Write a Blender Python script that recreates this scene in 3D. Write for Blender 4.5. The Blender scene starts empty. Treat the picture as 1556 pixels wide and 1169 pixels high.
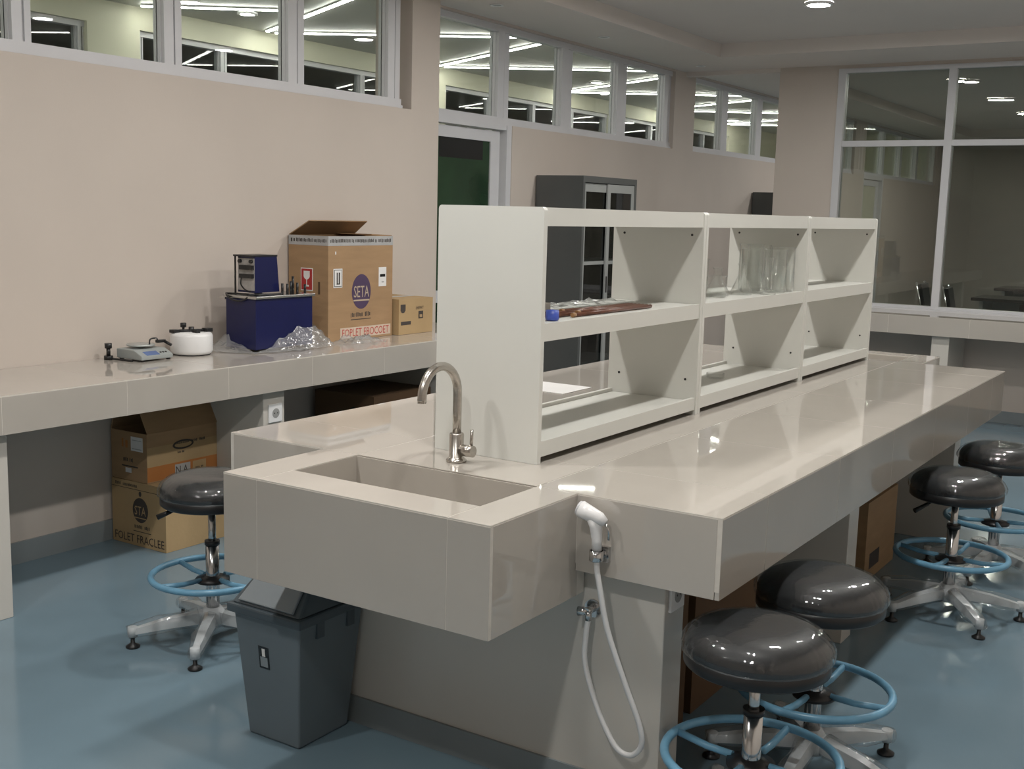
import bpy, bmesh, math, random
from mathutils import Vector, Matrix
random.seed(7)
PI = math.pi
scene = bpy.context.scene
col = scene.collection

# ------------------------------------------------------------------ camera
def camera():
    yaw, pitch, roll = 0.57334359, -0.14793029, 0.0265384
    f = Vector((-math.sin(yaw)*math.cos(pitch), math.cos(yaw)*math.cos(pitch), math.sin(pitch)))
    r = Vector((math.cos(yaw), math.sin(yaw), 0)); u = r.cross(f)
    r2 = r*math.cos(roll) + u*math.sin(roll); u2 = -r*math.sin(roll) + u*math.cos(roll)
    cd = bpy.data.cameras.new('camera'); cd.sensor_width = 36; cd.lens = 1752.6/1556*36
    cd.clip_start = .02; cd.clip_end = 100
    c = bpy.data.objects.new('camera', cd); col.objects.link(c)
    m = Matrix((r2, u2, -f)).transposed().to_4x4(); m.translation = (4.376, -2.4975, 1.5513)
    c.matrix_world = m; scene.camera = c
camera()
# ------------------------------------------------------------------ world, exposure
w = bpy.data.worlds.new('world'); scene.world = w; w.use_nodes = True
w.node_tree.nodes['Background'].inputs[0].default_value = (.9, .95, 1, 1)
w.node_tree.nodes['Background'].inputs[1].default_value = .03
scene.view_settings.view_transform = 'Standard'; scene.view_settings.look = 'None'
scene.view_settings.gamma = 1; scene.view_settings.use_curve_mapping = False
scene.view_settings.exposure = 1.6
scene.cycles.transparent_max_bounces = 32
LAMP = 150.0      # radiance of the downlight diffusers
LED = 12.0         # radiance of the corridor light strips
# main dimensions (metres)
ZT = .85                                   # bench top height
SOF, CEIL = 2.83, 2.935                    # soffit, coffer ceiling
YB = 7.214                                 # glazed partition
XR, YF = 5.05, -4.3                        # right wall, wall behind the camera
LAMPS = [(x, y) for x in (1.81, 3.43) for y in (-2.2, -.45, 1.35, 3.15, 4.98)]
FARLAMPS = [(x, y) for x in (1.70, 3.34) for y in (9.4, 11.3, 13.1)]   # the room beyond the partition

# ------------------------------------------------------------------ materials
MATS = {}
def nodes(name):
    m = bpy.data.materials.new(name); m.use_nodes = True
    nt = m.node_tree; nt.nodes.clear()
    out = nt.nodes.new('ShaderNodeOutputMaterial')
    return m, nt, out
def lk(nt, a, b): nt.links.new(a, b)
def noise(nt, scale, detail=3, vec=None, rough=.5):
    n = nt.nodes.new('ShaderNodeTexNoise'); n.inputs['Scale'].default_value = scale
    n.inputs['Detail'].default_value = detail; n.inputs['Roughness'].default_value = rough
    if vec is None:
        tc = nt.nodes.new('ShaderNodeTexCoord'); vec = tc.outputs['Object']
    lk(nt, vec, n.inputs['Vector']); return n
def stretched(nt, s):
    tc = nt.nodes.new('ShaderNodeTexCoord'); mp = nt.nodes.new('ShaderNodeMapping')
    mp.inputs['Scale'].default_value = s; lk(nt, tc.outputs['Object'], mp.inputs['Vector']); return mp.outputs['Vector']
def mat(name, c, rough=.5, metal=0, var=.06, scale=6, bump=0, bscale=80, spec=.5, stretch=None, coat=0, trans=0):
    if name in MATS: return MATS[name]
    m, nt, out = nodes(name); b = nt.nodes.new('ShaderNodeBsdfPrincipled'); lk(nt, b.outputs[0], out.inputs[0])
    vec = stretched(nt, stretch) if stretch else None
    n = noise(nt, scale, 4, vec)
    r = nt.nodes.new('ShaderNodeValToRGB')
    r.color_ramp.elements[0].position = .3; r.color_ramp.elements[1].position = .7
    r.color_ramp.elements[0].color = tuple(max(0, v*(1-var)) for v in c)+(1,)
    r.color_ramp.elements[1].color = tuple(min(1, v*(1+var)) for v in c)+(1,)
    lk(nt, n.outputs['Fac'], r.inputs[0]); lk(nt, r.outputs[0], b.inputs['Base Color'])
    b.inputs['Roughness'].default_value = rough; b.inputs['Metallic'].default_value = metal
    b.inputs['Specular IOR Level'].default_value = spec; b.inputs['Coat Weight'].default_value = coat
    b.inputs['Coat Roughness'].default_value = .05; b.inputs['Transmission Weight'].default_value = trans
    if bump:
        n2 = noise(nt, bscale, 3, vec); bp = nt.nodes.new('ShaderNodeBump')
        bp.inputs['Strength'].default_value = bump; bp.inputs['Distance'].default_value = .004
        lk(nt, n2.outputs['Fac'], bp.inputs['Height']); lk(nt, bp.outputs[0], b.inputs['Normal'])
    MATS[name] = m; return m
def emit(name, c, s):
    m, nt, out = nodes(name); e = nt.nodes.new('ShaderNodeEmission')
    e.inputs[0].default_value = tuple(c)+(1,); e.inputs[1].default_value = s
    lk(nt, e.outputs[0], out.inputs[0]); MATS[name] = m; return m
def clear(name, tint, base=.05, edge=.9, power=4, rough=.02, bump=0, bscale=60, body=0, bodyc=(.9, .9, .9)):
    """clear sheet material: transparent tint + mirror that grows towards grazing angles, optional milky body"""
    m, nt, out = nodes(name)
    t = nt.nodes.new('ShaderNodeBsdfTransparent'); t.inputs[0].default_value = tuple(tint)+(1,)
    g = nt.nodes.new('ShaderNodeBsdfGlossy'); g.inputs['Roughness'].default_value = rough
    lw = nt.nodes.new('ShaderNodeLayerWeight'); lw.inputs[0].default_value = .5
    pw = nt.nodes.new('ShaderNodeMath'); pw.operation = 'POWER'; pw.inputs[1].default_value = power
    lk(nt, lw.outputs['Facing'], pw.inputs[0])
    ma = nt.nodes.new('ShaderNodeMath'); ma.operation = 'MULTIPLY_ADD'; ma.inputs[1].default_value = edge; ma.inputs[2].default_value = base
    lk(nt, pw.outputs[0], ma.inputs[0])
    first = t.outputs[0]
    if body:
        d = nt.nodes.new('ShaderNodeBsdfDiffuse'); d.inputs[0].default_value = tuple(bodyc)+(1,)
        mx = nt.nodes.new('ShaderNodeMixShader')
        nb = noise(nt, bscale*.6, 4); mu = nt.nodes.new('ShaderNodeMath'); mu.operation = 'MULTIPLY'; mu.inputs[1].default_value = body*2
        lk(nt, nb.outputs['Fac'], mu.inputs[0]); lk(nt, mu.outputs[0], mx.inputs[0])
        lk(nt, t.outputs[0], mx.inputs[1]); lk(nt, d.outputs[0], mx.inputs[2]); first = mx.outputs[0]
    ms = nt.nodes.new('ShaderNodeMixShader'); lk(nt, ma.outputs[0], ms.inputs[0]); lk(nt, first, ms.inputs[1]); lk(nt, g.outputs[0], ms.inputs[2])
    if bump:
        n = noise(nt, bscale, 3); bp = nt.nodes.new('ShaderNodeBump'); bp.inputs['Strength'].default_value = bump; bp.inputs['Distance'].default_value = .01
        lk(nt, n.outputs['Fac'], bp.inputs['Height']); lk(nt, bp.outputs[0], g.inputs['Normal']); lk(nt, bp.outputs[0], lw.inputs['Normal'])
    lk(nt, ms.outputs[0], out.inputs[0]); MATS[name] = m; return m

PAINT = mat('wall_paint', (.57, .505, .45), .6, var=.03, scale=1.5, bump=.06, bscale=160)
CREAM = mat('corridor_paint', (.72, .71, .56), .6, var=.03, scale=1.5)
CEILP = mat('ceiling_paint', (.70, .645, .605), .7, var=.03, scale=1.2)
CCEIL = mat('corridor_ceiling', (.42, .42, .40), .45, var=.05, scale=3, stretch=(1, 30, 1))
FLOORM = mat('floor_epoxy', (.165, .24, .29), .12, var=.05, scale=2.2, spec=.5)
SKIRT = mat('skirting', (.24, .27, .28), .3, var=.05)
TILE = mat('polished_tile', (.47, .435, .39), .025, var=.025, scale=3.5, spec=1.0)
GROUT = mat('grout', (.62, .585, .53), .7, var=.05, scale=40)
LEGT = mat('leg_tile', (.60, .57, .52), .16, var=.02, scale=3)
ALU = mat('window_aluminium', (.62, .62, .64), .38, var=.02, scale=8)
GLASS = clear('window_glass', (.93, .95, .94), .03, .75, 4, .01)
PGLASS = clear('partition_glass', (.70, .72, .68), .07, .75, 4, .01)
DGLASS = clear('dark_glass', (.55, .57, .57), .05, .75, 4, .02)
GREEN = mat('door_green_film', (.018, .045, .022), .12, var=.25, scale=3)
BLACKP = mat('black_panel', (.012, .012, .013), .2, var=.1)
SHELF = mat('shelf_melamine', (.66, .66, .62), .38, var=.015, scale=5, bump=.03, bscale=300)
STEELC = mat('cabinet_steel', (.095, .10, .098), .42, var=.04)
CABFR = mat('cabinet_frame', (.34, .35, .34), .4, var=.03)
CHROME = mat('chrome', (.62, .62, .62), .16, metal=1, var=.04)
BRUSH = mat('brushed_steel', (.50, .47, .43), .27, metal=1, var=.06, scale=20, stretch=(1, 1, 8))
VINYL = mat('black_vinyl', (.015, .016, .018), .42, var=.2, scale=30, bump=.08, bscale=120, spec=.35)
BLACK = mat('black_plastic', (.014, .014, .015), .35, var=.15)
RINGB = mat('ring_blue', (.16, .36, .52), .3, var=.12, scale=18)
ALUB = mat('base_aluminium', (.55, .58, .60), .3, var=.06, scale=14)
WRAP = clear('plastic_wrap', (.97, .98, .98), .05, .55, 3, .10, bump=.5, bscale=38, body=.05)
FILM = clear('seat_film', (.97, .98, .98), .07, .5, 3, .05, bump=.12, bscale=40, body=.006)
SHEET = clear('plastic_sheet', (.93, .95, .96), .07, .45, 2.5, .14, bump=.6, bscale=16, body=.17)
GWARE = clear('glassware', (.985, .99, .985), .035, .6, 3.0, .015, body=.02, bscale=20)
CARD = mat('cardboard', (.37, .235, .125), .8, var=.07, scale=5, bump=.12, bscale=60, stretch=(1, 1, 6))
CARD2 = mat('cardboard_yellow', (.43, .30, .155), .8, var=.06, scale=5, bump=.12, bscale=60)
CARDD = mat('cardboard_inside', (.30, .19, .10), .85, var=.08, scale=6)
ORANGE = mat('orange_print', (.44, .17, .045), .7, var=.08)
PURPLE = mat('purple_print', (.075, .045, .10), .7, var=.1)
INK = mat('dark_print', (.055, .045, .04), .7, var=.2)
REDP = mat('red_print', (.42, .03, .03), .6, var=.1)
PINKP = mat('red_lettering', (.50, .09, .075), .6, var=.1)
PAPER = mat('white_label', (.78, .77, .76), .6, var=.02)
TAPE = mat('grey_tape', (.42, .42, .42), .35, var=.08, scale=12)
NAVY = mat('navy_enamel', (.007, .010, .068), .3, var=.1, scale=4)
STAIN = mat('stainless', (.58, .58, .57), .25, metal=1, var=.05, scale=9)
PCB = mat('grey_rear_panel', (.42, .40, .38), .5, var=.15, scale=40)
GREYP = mat('grey_plastic', (.31, .335, .33), .4, var=.05)
SILV = mat('silver_pan', (.52, .55, .54), .3, metal=.6, var=.05)
LCD = mat('blue_display', (.08, .14, .32), .15, var=.1)
WHITEP = mat('white_plastic', (.80, .80, .80), .3, var=.01)
BINM = mat('bin_grey', (.135, .165, .185), .45, var=.04, scale=4)
BINL = mat('bin_lid_grey', (.07, .09, .105), .4, var=.05)
FLAPM = mat('bin_flap_grey', (.25, .28, .30), .35, var=.04)
BROWN = mat('brown_rods', (.11, .038, .02), .3, var=.3, scale=30)
BLUEC = mat('blue_cap', (.05, .09, .42), .4, var=.1)
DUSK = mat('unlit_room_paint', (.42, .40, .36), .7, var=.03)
WHEMIT = emit('downlight_diffuser', (1, .975, .935), LAMP)
LEDM = emit('led_strip', (1, .99, .90), LED)

# ------------------------------------------------------------------ mesh helpers
OFF = {}
class MB:
    def __init__(s): s.v = []; s.f = []; s.sm = []
    def add(s, vs, fs, smooth=False):
        o = len(s.v); s.v += [tuple(v) for v in vs]; s.f += [tuple(i+o for i in f) for f in fs]; s.sm += [smooth]*len(fs); return s
    def box(s, x0, x1, y0, y1, z0, z1):
        vs = [(x, y, z) for z in (z0, z1) for y in (y0, y1) for x in (x0, x1)]
        return s.add(vs, [(0, 2, 3, 1), (4, 5, 7, 6), (0, 1, 5, 4), (2, 6, 7, 3), (0, 4, 6, 2), (1, 3, 7, 5)])
    def hexa(s, a, b):            # two quads (bottom, top), same winding counter-clockwise seen from above
        return s.add(list(a)+list(b), [(3, 2, 1, 0), (4, 5, 6, 7)]+[(i, (i+1) % 4, 4+(i+1) % 4, 4+i) for i in range(4)])
    def tube(s, pts, rad, n=10, cap=True, closed=False, flat=1.0):
        P = [Vector(p) for p in pts]; N = len(P); rad = rad if isinstance(rad, (list, tuple)) else [rad]*N
        rings = []; ref = None
        for i, p in enumerate(P):
            if closed: t = P[(i+1) % N]-P[i-1]
            else: t = P[min(i+1, N-1)]-P[max(i-1, 0)]
            t.normalize()
            if ref is None: ref = Vector((0, 0, 1)) if abs(t.z) < .9 else Vector((1, 0, 0))
            a = t.cross(ref).normalized(); b = a.cross(t).normalized(); ref = b
            rings.append([p+rad[i]*(math.cos(2*PI*k/n)*a+flat*math.sin(2*PI*k/n)*b) for k in range(n)])
        vs = [v for r in rings for v in r]; fs = []
        for i in range(N if closed else N-1):
            j = (i+1) % N
            for k in range(n): fs.append((i*n+k, i*n+(k+1) % n, j*n+(k+1) % n, j*n+k))
        if cap and not closed:
            s.add(vs, fs, True); o = len(s.v)-len(vs)
            s.f.append(tuple(o+k for k in reversed(range(n)))); s.f.append(tuple(o+(N-1)*n+k for k in range(n))); s.sm += [False, False]
            return s
        return s.add(vs, fs, True)
    def cyl(s, x, y, z0, z1, r0, r1=None, n=24): return s.tube([(x, y, z0), (x, y, z1)], [r0, r0 if r1 is None else r1], n)
    def lathe(s, prof, cx=0, cy=0, n=40, smooth=True, wob=None):
        vs = []; fs = []; m = len(prof)
        for i, (r, z) in enumerate(prof):
            for k in range(n):
                a = 2*PI*k/n; rr = r*(1+(wob(a, i) if wob else 0)); vs.append((cx+rr*math.cos(a), cy+rr*math.sin(a), z))
        for i in range(m-1):
            for k in range(n): fs.append((i*n+k, i*n+(k+1) % n, (i+1)*n+(k+1) % n, (i+1)*n+k))
        return s.add(vs, fs, smooth)
    def disc(s, x, y, z, r, n=32, up=True):
        vs = [(x+r*math.cos(2*PI*k/n), y+r*math.sin(2*PI*k/n), z) for k in range(n)]
        return s.add(vs, [tuple(range(n)) if up else tuple(reversed(range(n)))])
    def prism(s, poly, axis, a0, a1):   # poly in the other two axes (kept order), extruded along axis
        def P(u, v, a): return {'x': (a, u, v), 'y': (u, a, v), 'z': (u, v, a)}[axis]
        n = len(poly); vs = [P(u, v, a0) for u, v in poly]+[P(u, v, a1) for u, v in poly]
        return s.add(vs, [tuple(range(n)), tuple(reversed(range(n, 2*n)))]+[(i, n+i, n+(i+1) % n, (i+1) % n) for i in range(n)])
    def build(s, name, material, parent=None, bevel=0, seg=2, label=None):
        me = bpy.data.meshes.new(name)
        o = OFF.get(parent.name, (0, 0, 0)) if parent else (0, 0, 0)
        me.from_pydata([(v[0]-o[0], v[1]-o[1], v[2]-o[2]) for v in s.v], [], s.f)
        me.polygons.foreach_set('use_smooth', s.sm)
        bm = bmesh.new(); bm.from_mesh(me); bmesh.ops.recalc_face_normals(bm, faces=bm.faces)
        if bevel: bmesh.ops.bevel(bm, geom=list(bm.edges), offset=bevel, segments=seg, affect='EDGES', profile=.6, clamp_overlap=True)
        bm.to_mesh(me); bm.free()
        me.materials.append(material)
        ob = bpy.data.objects.new(name, me); col.objects.link(ob)
        if parent: ob.parent = parent; OFF[ob.name] = o
        if label: ob['label'] = label
        return ob
def B(*a): return MB().box(*a)
def tag(o, label, cat, group=None):
    o['label'] = label; o['category'] = cat
    if group: o['group'] = group
    return o
def thing(name, label, cat, loc=(0, 0, 0), rz=0, group=None, local=False):
    o = bpy.data.objects.new(name, None); col.objects.link(o); o.location = loc; o.rotation_euler = (0, 0, rz)
    o.empty_display_size = .05
    OFF[o.name] = (0, 0, 0) if local else tuple(loc)
    return tag(o, label, cat, group)
def struct(o): o['kind'] = 'structure'; return o
def sempty(name, loc=(0, 0, 0)):
    o = bpy.data.objects.new(name, None); col.objects.link(o); o.location = loc; OFF[o.name] = tuple(loc); return struct(o)
def dup(root, loc, rz, label=None):
    def cp(o, parent):
        c = o.copy(); col.objects.link(c); c.parent = parent
        for ch in o.children: cp(ch, c)
        return c
    r = cp(root, None); r.location = loc; r.rotation_euler = (0, 0, rz)
    if label: r['label'] = label
    return r
def text_mesh(txt, size):
    cu = bpy.data.curves.new('lettering', 'FONT'); cu.body = txt; cu.size = size; cu.resolution_u = 2; cu.align_x = 'CENTER'; cu.align_y = 'CENTER'
    ob = bpy.data.objects.new('lettering_tmp', cu); col.objects.link(ob)
    dg = bpy.context.evaluated_depsgraph_get(); me = bpy.data.meshes.new_from_object(ob.evaluated_get(dg))
    bpy.data.objects.remove(ob); bpy.data.curves.remove(cu); return me
def facepos(face, plane, u, v, d=0):
    return {'-y': (u, plane-d, v), '+x': (plane+d, u, v), '+y': (u, plane+d, v)}[face]
def lettering(txt, face, plane, u, v, w, h, material, parent, d=.0012, name='lettering'):
    me = text_mesh(txt, 1.0)
    xs = [q.co.x for q in me.vertices]; ys = [q.co.y for q in me.vertices]
    sx = w/(max(xs)-min(xs)); sy = h/(max(ys)-min(ys)); mx = (max(xs)+min(xs))/2; my = (max(ys)+min(ys))/2
    o = OFF.get(parent.name, (0, 0, 0))
    for q in me.vertices:
        p = facepos(face, plane, u+(q.co.x-mx)*sx, v+(q.co.y-my)*sy, d); q.co = (p[0]-o[0], p[1]-o[1], p[2]-o[2])
    me.materials.clear(); me.materials.append(material)
    ob = bpy.data.objects.new(name, me); col.objects.link(ob); ob.parent = parent; OFF[ob.name] = o; return ob
def decal(face, plane, u0, u1, v0, v1, material, parent, name='label', t=.0008, d0=0):
    a = facepos(face, plane, u0, v0, d0); b = facepos(face, plane, u1, v1, d0+t)
    lo = [min(p, q) for p, q in zip(a, b)]; hi = [max(p, q) for p, q in zip(a, b)]
    return B(lo[0], hi[0], lo[1], hi[1], lo[2], hi[2]).build(name, material, parent)
def strokes(face, plane, u, v, w, h, parent, words, d=.0008, material=None):
    """printed lines too blurred to read: upright pen-stroke marks in word groups (words: widths as fractions, gaps between)"""
    rn = random.Random(int((u+v)*1000)); m = MB(); x = u-w/2; tot = sum(words)+.35*(len(words)-1)*min(words)
    for q in words:
        ww = w*q/tot; n = max(1, int(ww/(h*.42)))
        for k in range(n):
            a = x+ww*(k+.08)/n; b = x+ww*(k+.5+.3*rn.random())/n; lo = v-h/2+h*.12*rn.random(); hi = v+h/2-h*.25*rn.random()
            p = facepos(face, plane, a, lo, d); r = facepos(face, plane, b, hi, d+.0005)
            mn = [min(i, j) for i, j in zip(p, r)]; mxx = [max(i, j) for i, j in zip(p, r)]; m.box(mn[0], mxx[0], mn[1], mxx[1], mn[2], mxx[2])
        x += ww+w*.35*min(words)/tot
    return m.build('print', material or INK, parent)
def ellipse(face, plane, u, v, ru, rv, material, parent, name='print', t=.0006, d0=0, n=32):
    m = MB(); pts = [(u+ru*math.cos(2*PI*k/n), v+rv*math.sin(2*PI*k/n)) for k in range(n)]
    vs = [facepos(face, plane, a, b, d0) for a, b in pts]+[facepos(face, plane, a, b, d0+t) for a, b in pts]
    m.add(vs, [tuple(range(n)), tuple(reversed(range(n, 2*n)))]+[(i, n+i, n+(i+1) % n, (i+1) % n) for i in range(n)])
    return m.build(name, material, parent)

# ================================================================== SETTING
struct(B(-5.6, XR+.15, YF-.15, 17.05, -.12, 0).build('floor', FLOORM))
def wallrun(name, boxes, material):
    m = MB()
    for b in boxes: m.box(*b)
    return struct(m.build(name, material))
WZ0, WZ1, WTOP = 2.15, 2.815, 3.06
X2 = -.13
D1 = (3.41, 4.40, 2.15)                    # door under window 2
wallrun('wall_left', [
    (-.28, 0, YF, 3.363, 0, WZ0-.004), (-.28, 0, YF, -1.2, WZ0-.004, WZ1), (-.28, 0, 3.09, 3.363, WZ0-.004, WZ1), (-.28, 0, YF, 3.363, WZ1, WTOP),
    (-.28, X2, 3.363, 3.41, 0, WZ1), (-.28, X2, 4.40, 7.0, 0, WZ0), (-.28, X2, 7.0, 7.43, 0, WZ1), (-.28, X2, 7.43, 12.35, 0, WZ0),
    (-.28, X2, 12.35, 12.81, 0, WZ1), (-.28, X2, 13.75, 16.65, 0, WZ0), (-.28, X2, 16.65, 17.05, 0, WZ1), (-.28, X2, 3.363, 17.05, WZ1, WTOP)], PAINT)
wallrun('wall_right', [(XR, XR+.15, YF-.15, 17.05, 0, WTOP)], PAINT)
wallrun('wall_front', [(-.28, XR, YF-.15, YF, 0, WTOP)], PAINT)
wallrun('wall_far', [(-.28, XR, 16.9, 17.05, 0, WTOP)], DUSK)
wallrun('wall_back', [(.744, 1.255, YB, YB+.2, 0, SOF), (1.255, XR, YB, YB+.14, 0, .85), (1.255, XR, YB, YB+.14, 2.80, SOF)], PAINT)
struct(B(-.13, XR, YF, 16.9, CEIL, WTOP).build('ceiling', CEILP))
m = MB()
for b in ((0, .54, YF, YB, SOF, CEIL), (-.13, 0, 3.363, YB, SOF, CEIL), (-.13, .54, YB, 16.9, SOF, CEIL), (4.53, XR, YF, 16.9, SOF, CEIL), (.54, 4.53, YF, -3.5, SOF, CEIL),
          (.54, 4.53, 6.40, 8.15, SOF, CEIL), (.54, 4.53, 15.7, 16.9, SOF, CEIL)): m.box(*b)
struct(m.build('trim_1', CEILP))
struct(B(-.13, .744, YB, YB+.09, SOF-.035, SOF).build('trim_2', CEILP))
# corridor behind the clerestory windows
XC, ZCC = -2.78, 2.98
OW = [(-3.0, -.35), (.0, 2.92), (3.38, 6.8), (7.2, 10.7), (11.1, 14.6)]
bx = [(XC-.15, XC, -3.2, 17.05, 0, WZ0), (XC-.15, XC, -3.2, 17.05, WZ1, ZCC+.1)]
e = -3.2
for a, b in OW: bx.append((XC-.15, XC, e, a, WZ0, WZ1)); e = b
bx.append((XC-.15, XC, e, 17.05, WZ0, WZ1))
wallrun('wall_corridor', bx, CREAM)
wallrun('wall_corridor_end', [(XC, -.28, 16.9, 17.05, 0, ZCC), (XC, -.28, -3.2, -3.05, 0, ZCC)], CREAM)
struct(B(XC, -.28, -3.2, 17.05, ZCC, ZCC+.1).build('ceiling_corridor', CCEIL))
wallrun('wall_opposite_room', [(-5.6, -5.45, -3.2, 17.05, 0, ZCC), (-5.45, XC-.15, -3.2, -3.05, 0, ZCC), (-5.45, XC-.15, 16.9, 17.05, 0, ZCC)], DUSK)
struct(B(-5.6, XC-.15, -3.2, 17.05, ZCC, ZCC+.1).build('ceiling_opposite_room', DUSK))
# baseboards
struct(B(0, .012, YF, 3.36, 0, .095).build('baseboard_left', SKIRT))
struct(MB().box(1.255, XR, YB-.012, YB, 0, .095).box(.744, 1.255, YB-.012, YB, 0, .095).build('baseboard_back', SKIRT))
struct(B(X2, X2+.012, 4.42, 16.9, 0, .095).build('baseboard_passage', SKIRT))

def clerestory(name, xf, y0, y1, z0, z1, mulls, depth=.07, glass=GLASS, rail=.052, lstile=.06, rstile=.06):
    """row of awning panes in a wall facing +x; every rail, mullion and pane its own part"""
    w = sempty(name, (xf-depth/2, (y0+y1)/2, z0)); xa, xb = xf-depth, xf
    MB().box(xa, xb, y0, y1, z0, z0+rail).box(xa-.01, xb+.012, y0, y1, z0, z0+.016).build('bottom_rail', ALU, w)
    B(xa, xb, y0, y1, z1-rail*.8, z1).build('top_rail', ALU, w)
    edges = [y0]
    def post(nm, a, b):
        q = a+(b-a)*.5
        MB().box(xa, xb-.022, a, b, z0+rail, z1-rail*.8).box(xb-.022, xb, a+.004, q, z0+rail, z1-rail*.8).box(xb-.034, xb-.012, q+.02, b, z0+rail, z1-rail*.8).build(nm, ALU, w)
    st = [(y0, y0+lstile)]+list(mulls)+[(y1-rstile, y1)]
    for i, (a, b) in enumerate(st): post('stile' if i in (0, len(st)-1) else 'mullion', a, b)
    for (a, b), (c, d) in zip(st, st[1:]):
        B(xf-.05, xf-.044, b, c, z0+rail, z1-rail*.8).build('pane', glass, w)
    return w
clerestory('window_1', -.04, -1.2, 3.04, WZ0, WZ1, [(-.335, -.235), (.477, .578), (1.265, 1.384), (2.086, 2.221)], rstile=.13)
clerestory('window_2', X2-.03, 3.41, 7.0, WZ0, WZ1, [(4.243, 4.401), (5.097, 5.273), (5.978, 6.164)], rstile=.15)
clerestory('window_3', X2-.03, 7.43, 12.35, WZ0, WZ1, [(8.126, 8.30), (9.03, 9.21), (9.95, 10.12), (10.85, 11.02), (11.7, 11.8)])
clerestory('window_4', X2-.03, 12.81, 16.65, WZ0, WZ1, [(13.7, 13.85), (14.6, 14.75), (15.5, 15.65)])
for i, (a, b) in enumerate(OW):
    n = 4 if b-a > 3 else 3; p = (b-a)/n
    clerestory('window_%d' % (i+5), XC-.03, a, b, WZ0, WZ1, [(a+k*p-.04, a+k*p+.04) for k in range(1, n)])
# glazed partition at the back
w = sempty('window_10', (3.1, YB+.06, .85)); ya, yb = YB-.012, YB+.075
mx = [1.294, 2.165, 3.05, 3.95, XR-.04]
B(1.255, XR, ya, yb, .85, .885).build('bottom_rail', ALU, w); B(1.255, XR, ya, yb, 2.765, 2.80).build('top_rail', ALU, w)
B(1.255, 1.315, ya, yb, .885, 2.765).build('stile', ALU, w); B(XR-.06, XR, ya, yb, .885, 2.765).build('stile', ALU, w)
for x in mx[1:-1]: B(x-.030, x+.030, ya, yb, .885, 2.765).build('mullion', ALU, w)
for a, b in zip([1.315]+[x+.03 for x in mx[1:-1]], [x-.03 for x in mx[1:-1]]+[XR-.06]):
    B(a, b, ya+.01, yb-.01, 2.168, 2.215).build('transom', ALU, w)
    B(a, b, YB+.03, YB+.038, .885, 2.168).build('pane', PGLASS, w); B(a, b, YB+.03, YB+.038, 2.215, 2.765).build('pane', PGLASS, w)
B(1.255, XR, YB-.07, YB-.013, .85, .864).build('sill', ALU, w)
# doors under windows 2 and 4
def door(name, y0, y1, glass):
    d = sempty(name, (X2-.07, (y0+y1)/2, 0)); xa, xb = X2-.1, X2-.01
    B(xa, xb, y0, y0+.05, 0, WZ0).build('jamb', ALU, d); B(xa, xb+.005, y1-.06, y1, 0, WZ0).build('jamb', ALU, d)
    B(xa, xb, y0+.05, y1-.06, WZ0-.035, WZ0).build('head', ALU, d)
    a, b = y0+.06, y1-.09; xa, xb = X2-.085, X2-.045
    lf = MB().box(xa, xb, a, a+.07, .01, WZ0-.045).box(xa, xb, b-.11, b, .01, WZ0-.045).box(xa, xb, a+.07, b-.11, WZ0-.12, WZ0-.045).box(xa, xb, a+.07, b-.11, .01, .2).box(xa, xb, a+.07, b-.11, .95, 1.03).build('door_leaf', ALU, d)
    B(xa+.015, xb-.01, a+.07, b-.11, 1.03, WZ0-.12).build('pane', glass, lf); B(xa+.015, xb-.01, a+.07, b-.11, .2, .95).build('pane', glass, lf)
    MB().tube([(xb, b-.05, 1.05), (xb+.045, b-.05, 1.05), (xb+.045, b-.16, 1.05)], .009, 8).build('door_handle', CHROME, lf)
    return d
d1 = door('door_1', 3.41, 4.40, GREEN)
B(X2-.0565, X2-.0545, 3.62, 4.12, 1.90, 2.03).build('black_strip', BLACKP, d1)  # plain black strip across the upper part of the door pane
door('door_2', 12.81, 13.75, mat('door_cream_film', (.55, .55, .42), .3))

# ================================================================== LIGHT FITTINGS
def downlight(x, y, label='lit round surface downlight on the ceiling recess above the island', group='lit downlights in two rows over the island'):
    t = thing('downlight', label, 'ceiling light', (x, y, CEIL), 0, group)
    MB().lathe([(.088, CEIL-.0005), (.09, CEIL-.018), (.078, CEIL-.022), (.069, CEIL-.02)], x, y, 36).build('housing', WHITEP, t)
    MB().lathe([(.0001, CEIL-.019), (.070, CEIL-.019)], x, y, 36).build('diffuser', WHEMIT, t)
for x, y in LAMPS: downlight(x, y)
for x, y in FARLAMPS: downlight(x, y, 'lit round surface downlight in the room beyond the glazed partition', 'lit downlights beyond the partition')
for x, y in ((.20, 3.68), (.19, 5.09), (.18, 6.83)):
    t = thing('recessed_spotlight', 'small unlit recessed spotlight in the ceiling soffit above the wall', 'spotlight', (x, y, SOF), 0, 'unlit spotlights along the soffit')
    MB().lathe([(.042, SOF-.0005), (.045, SOF-.006), (.034, SOF-.006), (.030, SOF-.0008)], x, y, 24).build('rim', WHITEP, t)
    MB().lathe([(.0001, SOF-.002), (.031, SOF-.002)], x, y, 24).build('lens', GREYP, t)
def ledbar(a, b):
    a = Vector(a); b = Vector(b); d = (b-a).normalized(); n = Vector((-d.y, d.x, 0)); z = ZCC
    t = thing('led_strip_light', 'lit linear light strip slanting across the corridor ceiling beyond the clerestory windows', 'strip light', (a.x, a.y, z), 0, 'slanted light strips in the corridor')
    def bar(h, z0, z1): return MB().hexa([(*(p+s*n*h).to_tuple()[:2], z0) for p, s in ((a, -1), (b, -1), (b, 1), (a, 1))], [(*(p+s*n*h).to_tuple()[:2], z1) for p, s in ((a, -1), (b, -1), (b, 1), (a, 1))])
    bar(.018, z-.012, z-.0005).build('housing', WHITEP, t); bar(.013, z-.02, z-.0121).build('diffuser', LEDM, t)
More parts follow.
